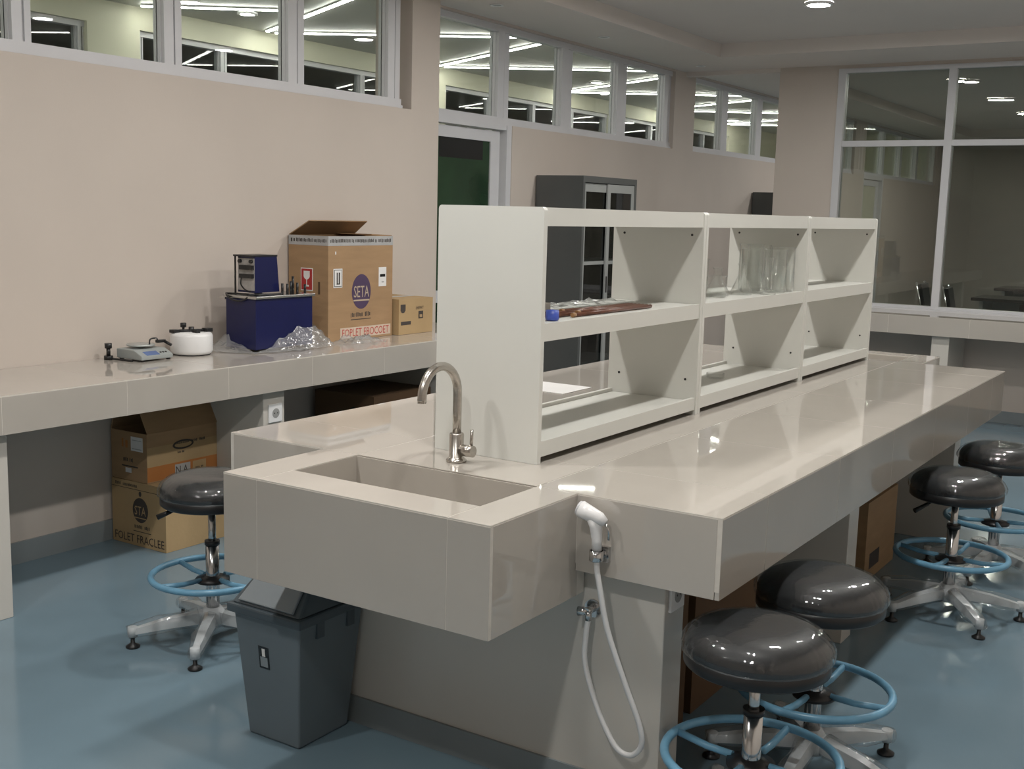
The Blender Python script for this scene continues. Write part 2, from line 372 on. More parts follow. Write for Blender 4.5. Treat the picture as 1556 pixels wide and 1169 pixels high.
for y, k in ((-.2, 3), (2.2, 2), (4.62, 3), (6.97, 3), (9.46, 3), (11.9, 3), (14.3, 3)):
    if k & 1: ledbar((XC+.12, y+.04, ZCC), (-.62, y+1.20, ZCC))
    if k & 2: ledbar((XC+.12, y-.05, ZCC), (-.62, y-1.10, ZCC))
ledbar((XC+.12, 3.30, ZCC), (-1.85, 3.86, ZCC))
for x, y in ((-2.2, 3.9), (-1.9, 8.75)):
    t = thing('corridor_downlight', 'small round lit downlight on the corridor ceiling between the light strips', 'ceiling light', (x, y, ZCC), 0, 'round corridor downlights')
    MB().lathe([(.075, ZCC-.0005), (.078, ZCC-.014), (.054, ZCC-.016)], x, y, 24).build('housing', WHITEP, t)
    MB().lathe([(.0001, ZCC-.015), (.055, ZCC-.015)], x, y, 24).build('diffuser', LEDM, t)

# ================================================================== BENCHES
G = .0011        # half a grout joint
T = .012         # tile thickness
TOP_EDGE = .0035       # visible edge of the mitred top tiles
def splits(a, b, step, first=None):
    r = [a]; v = a+(first if first else step)
    while v < b-.06: r.append(v); v += step
    return r+[b]
def tilebox(parent, x0, x1, y0, y1, z0, z1, name='tile', m=TILE):
    return B(x0, x1, y0, y1, z0, z1).build(name, m, parent, bevel=.0007, seg=1)
def toptiles(p, xs, ys, hole=None):
    for a, b in zip(xs, xs[1:]):
        for c, d in zip(ys, ys[1:]):
            if hole and a+.01 > hole[0] and b-.01 < hole[1] and c+.01 > hole[2] and d-.01 < hole[3]: continue
            tilebox(p, a+G, b-G, c+G, d-G, ZT-TOP_EDGE, ZT)
# ---- bench along the left wall
XCF, ZCB = .622, .707
bench = thing('wall_bench', 'long beige tiled bench along the clerestory wall with equipment on it', 'bench', (.3, .5, 0))
B(.003, XCF-.0007, -2.5, 3.355, ZCB+.0007, ZT-.0007).build('core', GROUT, bench)
ys = [-2.5, -1.69, -1.146, -.603, -.061, .488, 1.029, 1.561, 2.103, 2.64, 3.18, 3.355]
toptiles(bench, [.003, XCF], ys)
for a, b in zip(ys, ys[1:]): tilebox(bench, XCF-T, XCF, a+G, b-G, ZCB, ZT-TOP_EDGE-.0006, 'apron_tile')
B(.003, XCF-T, -2.5, 3.355, ZCB, ZCB+.03).build('underside', GROUT, bench)
for y in (-1.5, -.15, 1.285, 2.72):
    lg = B(.013, .572, y, y+.137, 0, ZCB).build('leg', LEGT, bench, bevel=.002, seg=1)
def socket(parent, face, plane, u, v, s=.086):
    f = facepos(face, plane, u-s/2, v-s/2); g = facepos(face, plane, u+s/2, v+s/2, .009)
    lo = [min(a, b) for a, b in zip(f, g)]; hi = [max(a, b) for a, b in zip(f, g)]
    t = tag(B(lo[0], hi[0], lo[1], hi[1], lo[2], hi[2]).build('wall_socket', WHITEP, None, bevel=.003), '', 'socket')
    ellipse(face, plane, u, v, s*.26, s*.26, mat('socket_recess', (.33, .33, .32), .4), t, 'recess', .0012, .009)
    for k in (-1, 1): ellipse(face, plane, u+k*s*.11, v, s*.035, s*.035, BLACK, t, 'hole', .0006, .0102, 12)
    return t
socket(None, '+x', .572, 1.357, .598)['label'] = 'white power socket on the leg under the wall bench'
# ---- back bench under the glazed partition
bb = thing('window_bench', 'beige tiled bench under the glazed partition', 'bench', (3, 6.9, 0))
YBF = 6.585
B(.95, XR-.005, YBF+.0007, YB-.013, ZCB+.0007, ZT-.0007).build('core', GROUT, bb)
xs = splits(.95, XR-.005, .6, .42)
for a, b in zip(xs, xs[1:]):
    tilebox(bb, a+G, b-G, YBF, YBF+T, ZCB, ZT-TOP_EDGE-.0006, 'apron_tile'); tilebox(bb, a+G, b-G, YBF, YB-.013, ZT-TOP_EDGE, ZT)
tilebox(bb, .95-T, .95, YBF, YB-.013, ZCB, ZT, 'end_tile')
for x in (1.0, 2.293, 3.6, 4.85): B(x, x+.13, YBF+.05, YB-.013, 0, ZCB).build('leg', LEGT, bb, bevel=.002, seg=1)
# ---- island with a sink at each end
X0, X1, Y1 = 1.722, 3.366, 3.495
ZI, ZS = .647, .576
isl = thing('lab_island', 'long beige tiled laboratory island with a sunken sink at each end', 'island bench', (2.54, 1.75, 0))
xs = [X0, 2.24, 2.85, X1]; ys = [0, .30, .90, 1.50, 2.10, 2.70, 3.20, Y1]
q = .0007
B(X0+q, X1-q, .05, Y1-.05, ZI+.02, ZT-q).build('core', GROUT, isl)
B(X0+T, X1-T, T, Y1-T, ZI, ZI+.02).build('underside', GROUT, isl)
for a, b, c, d in ((X0+q, 2.24-T, q, .05), (2.85+T, X1-q, q, .05), (X0+q, 2.24-T, Y1-.05, Y1-q), (2.85+T, X1-q, Y1-.05, Y1-q)): B(a, b, c, d, ZI+.02, ZT-q).build('core', GROUT, isl)
for i, (a, b) in enumerate(zip(xs, xs[1:])):
    for c, d in zip(ys, ys[1:]):
        tilebox(isl, a+G, b-G, c+G, d-G, ZT-TOP_EDGE, ZT)
for a, b in zip(ys, ys[1:]):
    tilebox(isl, X0, X0+T, a+G, b-G, ZI, ZT-TOP_EDGE-.0006, 'apron_tile'); tilebox(isl, X1-T, X1, a+G, b-G, ZI, ZT-TOP_EDGE-.0006, 'apron_tile')
for yy in (0, Y1-T):
    for a, b in ((X0+T, 2.111), (2.971, X1-T)): tilebox(isl, a+G, b-G, yy, yy+T, ZI, ZT-TOP_EDGE-.0006, 'apron_tile')
def sinkblock(sg, yi):               # sg -1: near end, +1: far end;  yi: the island's end plane
    SX0, SX1, dp = 2.111, 2.971, .394
    yo = yi+sg*dp; b0, b1 = yi+sg*.003, yi+sg*.262
    lo = lambda *p: (min(p), max(p))
    p = isl
    # rim tiles around the basin
    for x0, x1, ya, yb in ((SX0, 2.24, yi, yo), (2.85, SX1, yi, yo), (2.24, 2.85, b1, yo)):
        y0, y1 = lo(ya, yb); tilebox(p, x0+G, x1-G, y0+G, y1-G, ZT-TOP_EDGE, ZT, 'rim_tile')
    # outer apron
    for x0, x1 in ((SX0, 2.234), (2.234, 2.849), (2.849, SX1)):
        y0, y1 = lo(yo, yo-sg*T); tilebox(p, x0+G*.7, x1-G*.7, y0, y1, ZS, ZT-TOP_EDGE-.0006, 'apron_tile')
    for x0, x1 in ((SX0, SX0+T), (SX1-T, SX1)):
        y0, y1 = lo(yo-sg*T, yi-sg*T); tilebox(p, x0, x1, y0, y1, ZS, ZT-TOP_EDGE-.0006, 'apron_tile')
    # body blocks in grout colour behind the tiles
    m = MB()
    for x0, x1, ya, yb in ((SX0+q, 2.24-.0007, yi-sg*.05, yo-sg*q), (2.85+.0007, SX1-q, yi-sg*.05, yo-sg*q), (2.24-.0007, 2.85+.0007, b1+sg*q, yo-sg*q)):
        y0, y1 = lo(ya, yb); m.box(x0, x1, y0, y1, ZS+q, ZT-q)
    y0, y1 = lo(yi-sg*.05, b1+sg*T); m.box(2.24-T, 2.85+T, y0, y1, ZS, ZS+.03); m.build('sink_body', GROUT, p)
    # basin lining
    y0, y1 = lo(b0, b1); zb = ZS+.03
    tilebox(p, 2.24-T, 2.24, y0, y1, zb, ZT-TOP_EDGE, 'basin_tile'); tilebox(p, 2.85, 2.85+T, y0, y1, zb, ZT-TOP_EDGE, 'basin_tile')
    ya, yb = lo(b0, b0-sg*T); tilebox(p, 2.24-T, 2.85+T, ya, yb, zb, ZT-TOP_EDGE-.0005, 'basin_tile')
    ya, yb = lo(b1, b1+sg*T); tilebox(p, 2.24-T, 2.85+T, ya, yb, zb, ZT-TOP_EDGE-.0005, 'basin_tile')
    bt = tilebox(p, 2.24, 2.85, y0, y1, zb, zb+T, 'basin_floor')
    MB().lathe([(.0001, zb+T+.002), (.03, zb+T+.002), (.034, zb+T)], 2.545, (y0+y1)/2, 20).build('drain', CHROME, bt)
sinkblock(-1, 0); sinkblock(1, Y1)
# supporting walls under the island
LX0, LX1 = 1.89, 3.20
for y in (.06, 1.62, 3.32): B(LX0, LX1, y, y+.115, 0, ZI).build('leg', LEGT, isl, bevel=.002, seg=1)
for a, b in ((.175, 1.62), (1.735, 3.32)): B(2.48, 2.60, a, b, 0, ZI).build('added_spine_wall', LEGT, isl)  # unseen spine wall, added to close the view through and deepen shade
B(LX0-.008, LX1-.06, .052, .06, 0, .085).build('skirting', SKIRT, isl)
socket(None, '+x', LX1, .118, .60, .08)['label'] = 'white power socket on the end of the island support wall'

# ================================================================== SHELVES ON THE ISLAND
HX0, HX1, HZ = 2.357, 2.715, 1.569
def shelf_unit(y0, y1, label):
    t = thing('shelf_unit', label, 'shelf', (2.536, (y0+y1)/2, ZT), 0, 'white two-tier shelf units in a row on the island')
    th = .020
    def panel(a, b):
        r = .011; pts = [(HX0, ZT+.0005), (HX1, ZT+.0005)]
        for cx, s in ((HX1-r, 0), (HX0+r, 1)):
            for k in range(6):
                an = (k/5)*PI/2+s*PI/2; pts.append((cx+r*math.cos(an), HZ-r+r*math.sin(an)))
        return MB().prism(pts, 'y', a, b).build('side_panel', SHELF, t)
    p1 = panel(y0+.001, y0+th); p2 = panel(y1-th, y1-.001)
    a, b = y0+th, y1-th; e = .004
    def board(nm, z0, z1, lip0, lip1, x0=HX0+e, x1=HX1-e):
        s = B(x0+.014, x1-.014, a, b, z0, z1).build(nm, SHELF, t)
        B(x1-.014, x1, a, b, lip0, lip1).build('lip', SHELF, s); B(x0, x0+.014, a, b, lip0, lip1).build('lip', SHELF, s)
    board('top_board', HZ-.020, HZ-.002, HZ-.052, HZ-.001)
    board('shelf_board', 1.228, 1.246, 1.197, 1.2475)
    board('bottom_board', .886, .900, .868, .912)
    for pp, yy in ((p1, y0+th), (p2, y1-th-.002)):
        for x, z in ((HX0+.045, 1.49), (HX1-.045, 1.49), (HX0+.045, .975), (HX1-.045, .975)):
            MB().tube([(x, yy, z), (x, yy+.002, z)], .0045, 8).build('screw', BLACK, pp)
    return t
shelf_unit(.214, 1.312, 'white open shelf unit at the end next to the tap, brown rods on it')
shelf_unit(1.312, 2.412, 'white open shelf unit in the middle of three, glassware on it')
shelf_unit(2.412, 3.442, 'white open shelf unit at the end towards the glazed partition, nearly empty')

# glassware
def beaker(x, y, z, r, h, label, flare=1.0, spout=True):
    prof = [(.0005, z+.0006), (r*.86, z+.0006), (r, z+.008), (r*flare, z+h-.008), (r*flare*1.06, z+h), (r*flare*1.03, z+h), (r*flare*.95, z+h-.008), (r*.95, z+.01), (r*.84, z+.004), (.0005, z+.004)]
    o = MB().lathe(prof, x, y, 36).build('glass_beaker', GWARE)
    return tag(o, label, 'beaker', 'glassware on the middle shelf')
SZ = 1.247
TB = 'tall clear glass beaker in the cluster on the shelf'
for x, y, r, h, l in ((2.60, 2.075, .050, .185, TB), (2.655, 2.185, .047, .18, TB), (2.545, 2.185, .050, .20, TB), (2.645, 2.30, .050, .19, TB), (2.53, 2.315, .050, .195, TB),
                      (2.60, 1.69, .042, .085, 'short wide glass beaker standing apart from the tall ones')):
    beaker(x, y, SZ, r, h, l)
def flask(x, y, z, r, h, label):
    prof = [(.0005, z+.0006), (r*.9, z+.0006), (r, z+.012), (r*.35, z+h*.62), (r*.33, z+h*.93), (r*.45, z+h), (r*.40, z+h), (r*.28, z+h*.93), (r*.30, z+h*.62), (r*.93, z+.013), (r*.85, z+.005), (.0005, z+.005)]
    tag(MB().lathe(prof, x, y, 32).build('glass_flask', GWARE), label, 'flask', 'glassware on the middle shelf')
flask(2.56, 1.80, SZ, .05, .11, 'small conical glass flask beside the short wide beaker')
flask(2.61, 1.93, SZ, .045, .125, 'small conical glass flask beside the tall beakers')
def cylinder(x, y, z, r, h, label):
    t = thing('measuring_cylinder', label, 'measuring cylinder', (x, y, z), 0, 'glassware on the middle shelf')
    MB().lathe([(.0005, z+.012), (r, z+.013), (r, z+h-.01), (r*1.25, z+h), (r*1.15, z+h), (r*.88, z+h-.01), (r*.88, z+.018), (.0005, z+.018)], x, y, 24).build('tube', GWARE, t)
    MB().lathe([(.0005, z+.0006), (r*1.9, z+.0006), (r*1.9, z+.006), (r*.9, z+.012), (.0005, z+.012)], x, y, 24).build('foot', GWARE, t)
cylinder(2.68, 2.04, SZ, .017, .15, 'slim glass measuring cylinder in front of the tall beakers')
cylinder(2.46, 1.90, SZ, .015, .14, 'slim glass measuring cylinder behind the small flasks')
# small dish on the bottom board, thin rod on the third unit
tag(MB().lathe([(.0005, .9007), (.032, .9007), (.036, .903), (.037, .922), (.034, .922), (.033, .905), (.0005, .904)], 2.53, 1.90, 28).build('petri_dish', GWARE), 'small clear glass dish on the bottom board of the shelves', 'dish')
tag(MB().tube([(2.42, 2.47, SZ+.005), (2.45, 2.66, SZ+.005)], .004, 8).build('stirring_rod', BLACK), 'thin dark rod lying on the nearly empty shelf', 'rod')
# brown rods in a clear sleeve
for k in range(7):
    x = 2.575+.014*k; y0 = .40+.05*((k*3) % 4); y1 = 1.00+.03*((k*5) % 5)
    t = thing('brown_rod', 'long thin brown rod lying in a bundle on the shelf', 'rod', (x, y0, SZ), 0, 'brown rods on the shelf')
    MB().tube([(x, y0, SZ+.0065+.004*(k % 2)), (x+.004, y1, SZ+.0065)], .006, 8).build('shaft', BROWN, t)
    MB().tube([(x, y0-.018, SZ+.0065+.004*(k % 2)), (x, y0, SZ+.0065+.004*(k % 2))], .0068, 8).build('tip', mat('rod_tip', (.30, .16, .07), .4), t)
tag(MB().lathe([(.0005, SZ+.001), (.018, SZ+.001), (.02, SZ+.006), (.019, SZ+.03), (.0005, SZ+.032)], 2.672, .345, 20).build('bottle_cap', BLUEC), 'blue plastic cap beside the brown rods', 'cap')
tag(MB().box(2.52, 2.552, .50, .535, SZ+.0005, SZ+.034).build('white_carton', PAPER, bevel=.002), 'tiny white carton behind the brown rods', 'carton')
def crumple(name, label, cat, x0, x1, y0, y1, z, h, nx, ny, material, seed):
    from mathutils import noise as N
    vs = []; fs = []
    for j in range(ny+1):
        for i in range(nx+1):
            u, v = i/nx, j/ny; x = x0+(x1-x0)*u; y = y0+(y1-y0)*v
            ed = min(1, 6*min(u, 1-u, v, 1-v)+.03)
            zz = abs(N.noise(Vector((x*22+seed, y*16, seed))))*.75+abs(N.noise(Vector((x*50, y*43+seed, 2))))*.35
            vs.append((x+.012*N.noise(Vector((x*18, y*18, seed+5))), y+.012*N.noise(Vector((x*18, y*18, seed+9))), z+.0015+h*zz*ed))
    for j in range(ny):
        for i in range(nx): a = j*(nx+1)+i; fs.append((a, a+1, a+nx+2, a+nx+1))
    o = MB().add(vs, fs, True).build(name, material); o['label'] = label; o['category'] = cat; return o
crumple('plastic_sleeve', 'crumpled clear plastic sleeve lying behind the brown rods', 'plastic sleeve', 2.385, 2.51, .32, 1.22, SZ+.001, .028, 12, 50, WRAP, 3.1)

# ================================================================== TAP, SPRAY, PAPER
fx, fy = 2.514, .106
t = thing('gooseneck_tap', 'brushed steel gooseneck tap behind the near sink', 'tap', (fx, fy, ZT))
MB().lathe([(.0005, ZT+.0005), (.029, ZT+.0005), (.029, ZT+.006), (.024, ZT+.011), (.0205, ZT+.013), (.0205, ZT+.080), (.0185, ZT+.083), (.0005, ZT+.083)], fx, fy, 28).build('body', BRUSH, t)
arc = [(fx, fy, ZT+.08), (fx, fy, ZT+.14), (fx, fy, 1.045)]+[(fx, fy-.082+.082*math.cos(a), 1.048+.082*math.sin(a)) for a in [PI*k/16 for k in range(1, 17)]]+[(fx, fy-.164, 1.038)]
MB().tube(arc, .0125, 16).build('spout', BRUSH, t)
h = MB().tube([(fx+.015, fy, ZT+.036), (fx+.058, fy, ZT+.036)], .0165, 18).build('valve', BRUSH, t)
MB().tube([(fx+.05, fy, ZT+.045), (fx+.052, fy, ZT+.098)], .0048, 10).build('lever', BRUSH, h)
t = thing('hand_spray', 'white hand spray with a white hose hooked on the island front', 'hand spray', (3.04, -.02, .70))
MB().box(3.028, 3.072, -.012, 0, .688, .728).tube([(3.05, -.010, .71), (3.05, -.034, .704)], .012, 12).build('holder', CHROME, t)
MB().lathe([(.0158, .695), (.0185, .697), (.0185, .722), (.0158, .722)], 3.05, -.034, 20).build('holder_ring', CHROME, t)
MB().tube([(3.05, -.034, .722), (3.050, -.035, .75), (3.047, -.037, .785), (3.040, -.039, .806)], [.0125, .0135, .0165, .018], 16).build('grip', WHITEP, t)
hd = MB().tube([(3.074, -.036, .797), (3.058, -.038, .806), (3.03, -.041, .815), (3.005, -.043, .824)], [.010, .0165, .020, .0215], 16).build('spray_head', WHITEP, t)
MB().tube([(3.005, -.043, .824), (2.999, -.0435, .826)], [.0195, .0185], 16).build('nozzle', mat('spray_grey', (.6, .6, .62), .4), hd)
MB().tube([(3.072, -.036, .797), (3.082, -.035, .78), (3.083, -.035, .755)], .0035, 8).build('trigger', CHROME, t)
def smoothpath(pts, n=6):
    P = [Vector(p) for p in pts]; out = []
    for i in range(len(P)-1):
        p0, p1, p2, p3 = P[max(i-1, 0)], P[i], P[i+1], P[min(i+2, len(P)-1)]
        for k in range(n):
            u = k/n; out.append(.5*((2*p1)+(-p0+p2)*u+(2*p0-5*p1+4*p2-p3)*u*u+(-p0+3*p1-3*p2+p3)*u**3))
    return out+[P[-1]]
MB().tube(smoothpath([(3.05, -.034, .722), (3.052, -.034, .68), (3.061, -.032, .63), (3.082, -.02, .517), (3.13, .0, .374), (3.165, .012, .28), (3.172, .018, .22), (3.140, .02, .183), (3.095, .018, .20), (3.040, .018, .29), (3.000, .02, .396), (2.998, .022, .47), (3.002, .024, .515)]), .0075, 10).build('hose', WHITEP, t)
t = thing('angle_valve', 'chrome angle valve feeding the spray hose on the support wall', 'valve', (2.995, .06, .53))
MB().tube([(2.997, .0595, .535), (2.997, .020, .535)], .010, 14).tube([(3.0015, .024, .537), (3.002, .024, .513)], .0085, 12).build('body', CHROME, t)
MB().tube([(2.997, .0595, .535), (2.997, .0545, .535)], .024, 20).build('flange', CHROME, t)
MB().tube([(2.997, .028, .535), (2.972, .022, .532)], [.010, .013], 12).build('knob', CHROME, t)
t = B(1.845, 2.12, 1.37, 1.60, ZT+.0004, ZT+.0035).build('paper_stack', PAPER); t.rotation_euler = (0, 0, 0)
tag(t, 'white sheets of paper lying flat on the island behind the shelves', 'paper')

# ================================================================== STOOLS
def make_stool(label, loc, rz, dz=.045):
    t = thing('lab_stool', label, 'stool', loc, rz, 'black plastic-wrapped stools on five-star bases', local=True)
    m = MB().lathe([(.0005, .540+dz), (.05, .540+dz), (.095, .539+dz), (.125, .534+dz), (.150, .523+dz), (.168, .506+dz), (.176, .488+dz), (.174, .470+dz)], n=44); s = m.build('seat', VINYL, t)
    MB().lathe([(.172, .4698+dz), (.177, .466+dz), (.177, .440+dz), (.170, .434+dz), (.0005, .434+dz)], n=44).build('seat_base', BLACK, t)
    rnd = random.Random(5)
    amp = [0, 0, 0, .003, .011, .019, .022, .020, .012]
    tw = [[rnd.uniform(-1, 1)*.55 for _ in range(160)] for _ in range(9)]
    fold = [rnd.uniform(-1, 1) for _ in range(160)]
    def wob(a, i): k = int(round(a/(2*PI)*160)) % 160; return amp[i]*(.45+.6*fold[k]+tw[i][k]*.6)
    f = MB().lathe([(.0005, .5425+dz), (.05, .5425+dz), (.096, .5425+dz), (.128, .538+dz), (.155, .527+dz), (.174, .508+dz), (.1825, .489+dz), (.182, .474+dz), (.1785, .468+dz)], n=160, wob=wob)
    f.build('film', FILM, s, label='clear plastic film over the seat')
    MB().cyl(0, 0, .29, .434+dz, .0135, n=18).build('gas_lift', CHROME, t)
    MB().cyl(0, 0, .10, .355, .0235, n=22).build('column', CHROME, t)
    MB().cyl(0, 0, .355, .370, .0265, n=22).build('collar', BLACK, t)
    MB().tube([(.01, .0, .433+dz), (.09, -.01, .428+dz), (.13, -.015, .412+dz)], .004, 8).tube([(.125, -.014, .414+dz), (.185, -.02, .388+dz)], [.007, .010], 10).build('height_lever', BLACK, t)
    R = .212; zr = .245
    ring = MB().tube([(R*math.cos(2*PI*k/48), R*math.sin(2*PI*k/48), zr) for k in range(48)], .0115, 10, closed=True).build('foot_ring', RINGB, t)
    for k in range(4):
        a = PI/2*k+.5; c, q = math.cos(a), math.sin(a)
        MB().tube([(.05*c, .05*q, zr-.012), (.12*c, .12*q, zr-.012), (R*c, R*q, zr)], .0095, 8).build('spoke', RINGB, ring)
    MB().lathe([(.0237, zr-.028), (.06, zr-.024), (.06, zr-.014), (.0237, zr-.002)], n=28).build('ring_hub', BLACK, ring)
    MB().lathe([(.0005, .058), (.042, .058), (.052, .075), (.046, .10), (.030, .125), (.0005, .125)], n=24).build('base_hub', ALUB, t)
    for k in range(5):
        a = 2*PI*k/5; c, q = math.cos(a), math.sin(a)
        def P(r, z, s): return (r*c-s*q, r*q+s*c, z)
        lo = [(.035, .070), (.16, .062), (.27, .050)]; hi = [(.035, .112), (.16, .096), (.27, .070)]; wd = [.022, .019, .014]
        m = MB(); vs = []
        for (r, z0), (_, z1), wv in zip(lo, hi, wd): vs += [P(r, z0, -wv), P(r, z0, wv), P(r, z1, wv*.8), P(r, z1, -wv*.8)]
        fs = [(3, 2, 1, 0), (8, 9, 10, 11)]
        for i in range(2):
            for j in range(4): fs.append((4*i+j, 4*i+(j+1) % 4, 4*i+4+(j+1) % 4, 4*i+4+j))
        m.add(vs, fs, False); m.tube([P(.276, .040, 0), P(.276, .076, 0)], .0165, 12)
        arm = m.build('base_arm', ALUB, t)
        pts = [P(.05, .090, 0), P(.12, .082, .003), P(.19, .074, -.003), P(.25, .066, .002), P(.292, .056, 0)]
        MB().tube(pts, [.036, .030, .034, .027, .024], 12).build('wrap', WRAP, arm, label='clear plastic wrapped round the base arm')
        gl = MB().lathe([(.0005, .0005), (.024, .0005), (.025, .006), (.012, .014), (.0075, .018), (.0075, .044), (.0005, .044)], .276*c, .276*q, 18).build('glide', BLACK, arm)
    return t
S1 = make_stool('black round stool in clear plastic film beside the island corner with the hand spray', (3.44, .08, 0), math.radians(56))
dup(S1, (3.43, .585, 0), math.radians(56), 'black round stool in clear plastic film, second one along from the hand spray corner')
dup(S1, (3.442, 2.22, 0), math.radians(-125), 'black round stool in clear plastic film, third one along from the hand spray corner')
dup(S1, (3.475, 2.94, 0), math.radians(-100), 'black round stool in clear plastic film, last one along, towards the glazed partition')
make_stool('black round stool in clear plastic film between the wall bench and the sink', (1.335, .272, 0), math.radians(-127), .072)['group'] = 'black plastic-wrapped stools on five-star bases'

# ================================================================== BIN
t = thing('waste_bin', 'grey plastic bin with a swing lid standing under the near sink', 'bin', (2.08, -.075, 0))
def ring4(x0, x1, y0, y1, z): return [(x0, y0, z), (x1, y0, z), (x1, y1, z), (x0, y1, z)]
MB().hexa(ring4(1.982, 2.182, -.182, .030, .001), ring4(1.962, 2.222, -.222, .052, .398)).build('body', BINM, t, bevel=.008, seg=3)
MB().hexa(ring4(1.948, 2.236, -.236, .066, .385), ring4(1.948, 2.236, -.236, .066, .412)).build('rim', BINL, t, bevel=.006, seg=2)
lid = MB().add([(1.956, -.228, .412), (2.228, -.228, .412), (2.228, .058, .412), (1.956, .058, .412), (1.985, -.150, .487), (2.199, -.150, .487), (2.199, -.020, .487), (1.985, -.020, .487)],
     [(3, 2, 1, 0), (4, 5, 6, 7), (0, 1, 5, 4), (1, 2, 6, 5), (2, 3, 7, 6), (3, 0, 4, 7)]).build('lid', BINL, t, bevel=.010, seg=3)
n = Vector((0, -.075, .078)).normalized()
def sl(x, k, d): p = Vector((x, -.228+.078*k, .412+.075*k))+n*d; return tuple(p)
MB().add([sl(1.985, .10, 0), sl(2.199, .10, 0), sl(2.185, .95, 0), sl(2.0, .95, 0), sl(1.985, .10, .009), sl(2.199, .10, .009), sl(2.185, .95, .009), sl(2.0, .95, .009)],
     [(3, 2, 1, 0), (4, 5, 6, 7), (0, 1, 5, 4), (1, 2, 6, 5), (2, 3, 7, 6), (3, 0, 4, 7)]).build('swing_flap', FLAPM, lid, bevel=.004)
def bf(x, z, d): return (x, -.182-.04*z/.397-d, z)
def slant(x0, x1, z0, z1, d0, d1):
    return MB().add([bf(x0, z0, d0), bf(x1, z0, d0), bf(x1, z1, d0), bf(x0, z1, d0), bf(x0, z0, d1), bf(x1, z0, d1), bf(x1, z1, d1), bf(x0, z1, d1)],
        [(3, 2, 1, 0), (4, 5, 6, 7), (0, 1, 5, 4), (1, 2, 6, 5), (2, 3, 7, 6), (3, 0, 4, 7)])
st = slant(2.052, 2.092, .228, .296, -.001, .0012).build('sticker', BLACKP, t)
slant(2.058, 2.086, .234, .264, .0012, .0018).build('emblem', FLAPM, st); slant(2.066, 2.078, .266, .290, .0012, .0018).build('emblem', PAPER, st)
for y in (-.15, -.02): B(2.2155, 2.224, y, y+.03, .335, .386).build('rim_tab', BINL, t)

# ================================================================== CARTONS
def carton(name, label, x0, x1, y0, y1, z0, z1, cm, group='cardboard cartons', opened=False, loc=None):
    t = thing(name, label, 'box', ((x0+x1)/2, (y0+y1)/2, z0), 0, group); w = .005; z0 += .001
    if opened:
        m = MB().box(x0, x1, y0, y1, z0, z0+w).box(x0, x1, y0, y0+w, z0+w, z1).box(x0, x1, y1-w, y1, z0+w, z1).box(x0, x0+w, y0+w, y1-w, z0+w, z1).box(x1-w, x1, y0+w, y1-w, z0+w, z1)
    else: m = MB().box(x0, x1, y0, y1, z0, z1)
    m.build('body', cm, t); return t
def flap(t, pts, cm, n, th=.005):      # quad with thickness along n
    n = Vector(n).normalized()*th; P = [Vector(p) for p in pts]
    MB().hexa([p for p in P], [p+n for p in P]).build('flap', cm, t)
# large open carton on the wall bench
bx0, bx1, by0, by1, bz = .012, .292, 2.035, 2.565, 1.405
t = carton('carton', 'tall open cardboard carton with a round purple emblem on the wall bench', bx0, bx1, by0, by1, ZT, bz, CARD, opened=True)
flap(t, [(bx0, by0+.005, bz), (bx0, by1-.005, bz), (bx0+.12, by1-.03, bz+.075), (bx0+.12, by0+.03, bz+.075)], CARDD, (-.5, 0, .8))
flap(t, [(bx0+.01, by1-.004, bz), (bx1-.005, by1-.004, bz), (bx1-.01, by1-.17, bz+.006), (bx0+.02, by1-.17, bz+.006)], CARDD, (0, 0, 1))
flap(t, [(bx1-.003, by0+.3, bz-.002), (bx1-.003, by1-.01, bz-.002), (bx1-.12, by1-.02, bz-.016), (bx1-.12, by0+.31, bz-.016)], CARD, (0, 0, 1))
decal('-y', by0, bx0, bx1+.001, bz-.05, bz, TAPE, t, 'tape'); decal('+x', bx1, by0-.001, by1, bz-.05, bz, TAPE, t, 'tape')
strokes('-y', by0, .155, bz-.024, .255, .021, t, [.06, .06, .5, .38]); strokes('+x', bx1, 2.30, bz-.024, .50, .021, t, [.34, .05, .33, .04, .24])
l = decal('-y', by0, .10, .185, 1.115, 1.235, PAPER, t, 'fragile_label'); r_ = decal('-y', by0, .105, .180, 1.120, 1.230, REDP, l, 'red_panel', d0=.0008)
ellipse('-y', by0, .1425, 1.196, .022, .022, PAPER, l, 'goblet_bowl', d0=.0016); decal('-y', by0, .121, .164, 1.199, 1.219, PAPER, l, 'goblet_rim', d0=.0016)
decal('-y', by0, .1400, .1450, 1.145, 1.180, PAPER, l, 'goblet_stem', d0=.0016); decal('-y', by0, .127, .158, 1.137, 1.146, PAPER, l, 'goblet_foot', d0=.0016)
decal('-y', by0, .222, .236, 1.10, 1.165, mat('hand_hole', (.10, .06, .03), .8), t, 'hand_hole')
decal('+x', bx1, 2.075, 2.145, 1.135, 1.235, PAPER, t); lb = decal('+x', bx1, 2.080, 2.140, 1.140, 1.230, mat('label_line', (.16, .16, .16), .6), t, 'label_border', d0=.0008)
decal('+x', bx1, 2.084, 2.136, 1.144, 1.226, PAPER, lb, 'label_field', d0=.0016); decal('+x', bx1, 2.098, 2.106, 1.155, 1.215, INK, lb, 'mark', d0=.0024); decal('+x', bx1, 2.114, 2.124, 1.155, 1.215, INK, lb, 'mark', d0=.0024); decal('+x', bx1, 2.098, 2.124, 1.152, 1.158, INK, lb, 'mark', d0=.0024)
l = decal('+x', bx1, 2.445, 2.510, 1.130, 1.235, PAPER, t); decal('+x', bx1, 2.456, 2.500, 1.182, 1.197, BLACKP, l, 'mark', d0=.0008); decal('+x', bx1, 2.470, 2.490, 1.150, 1.158, TAPE, l, 'mark', d0=.0008)
decal('+x', bx1, 2.088, 2.096, 1.31, 1.325, PAPER, t, 'sticker')
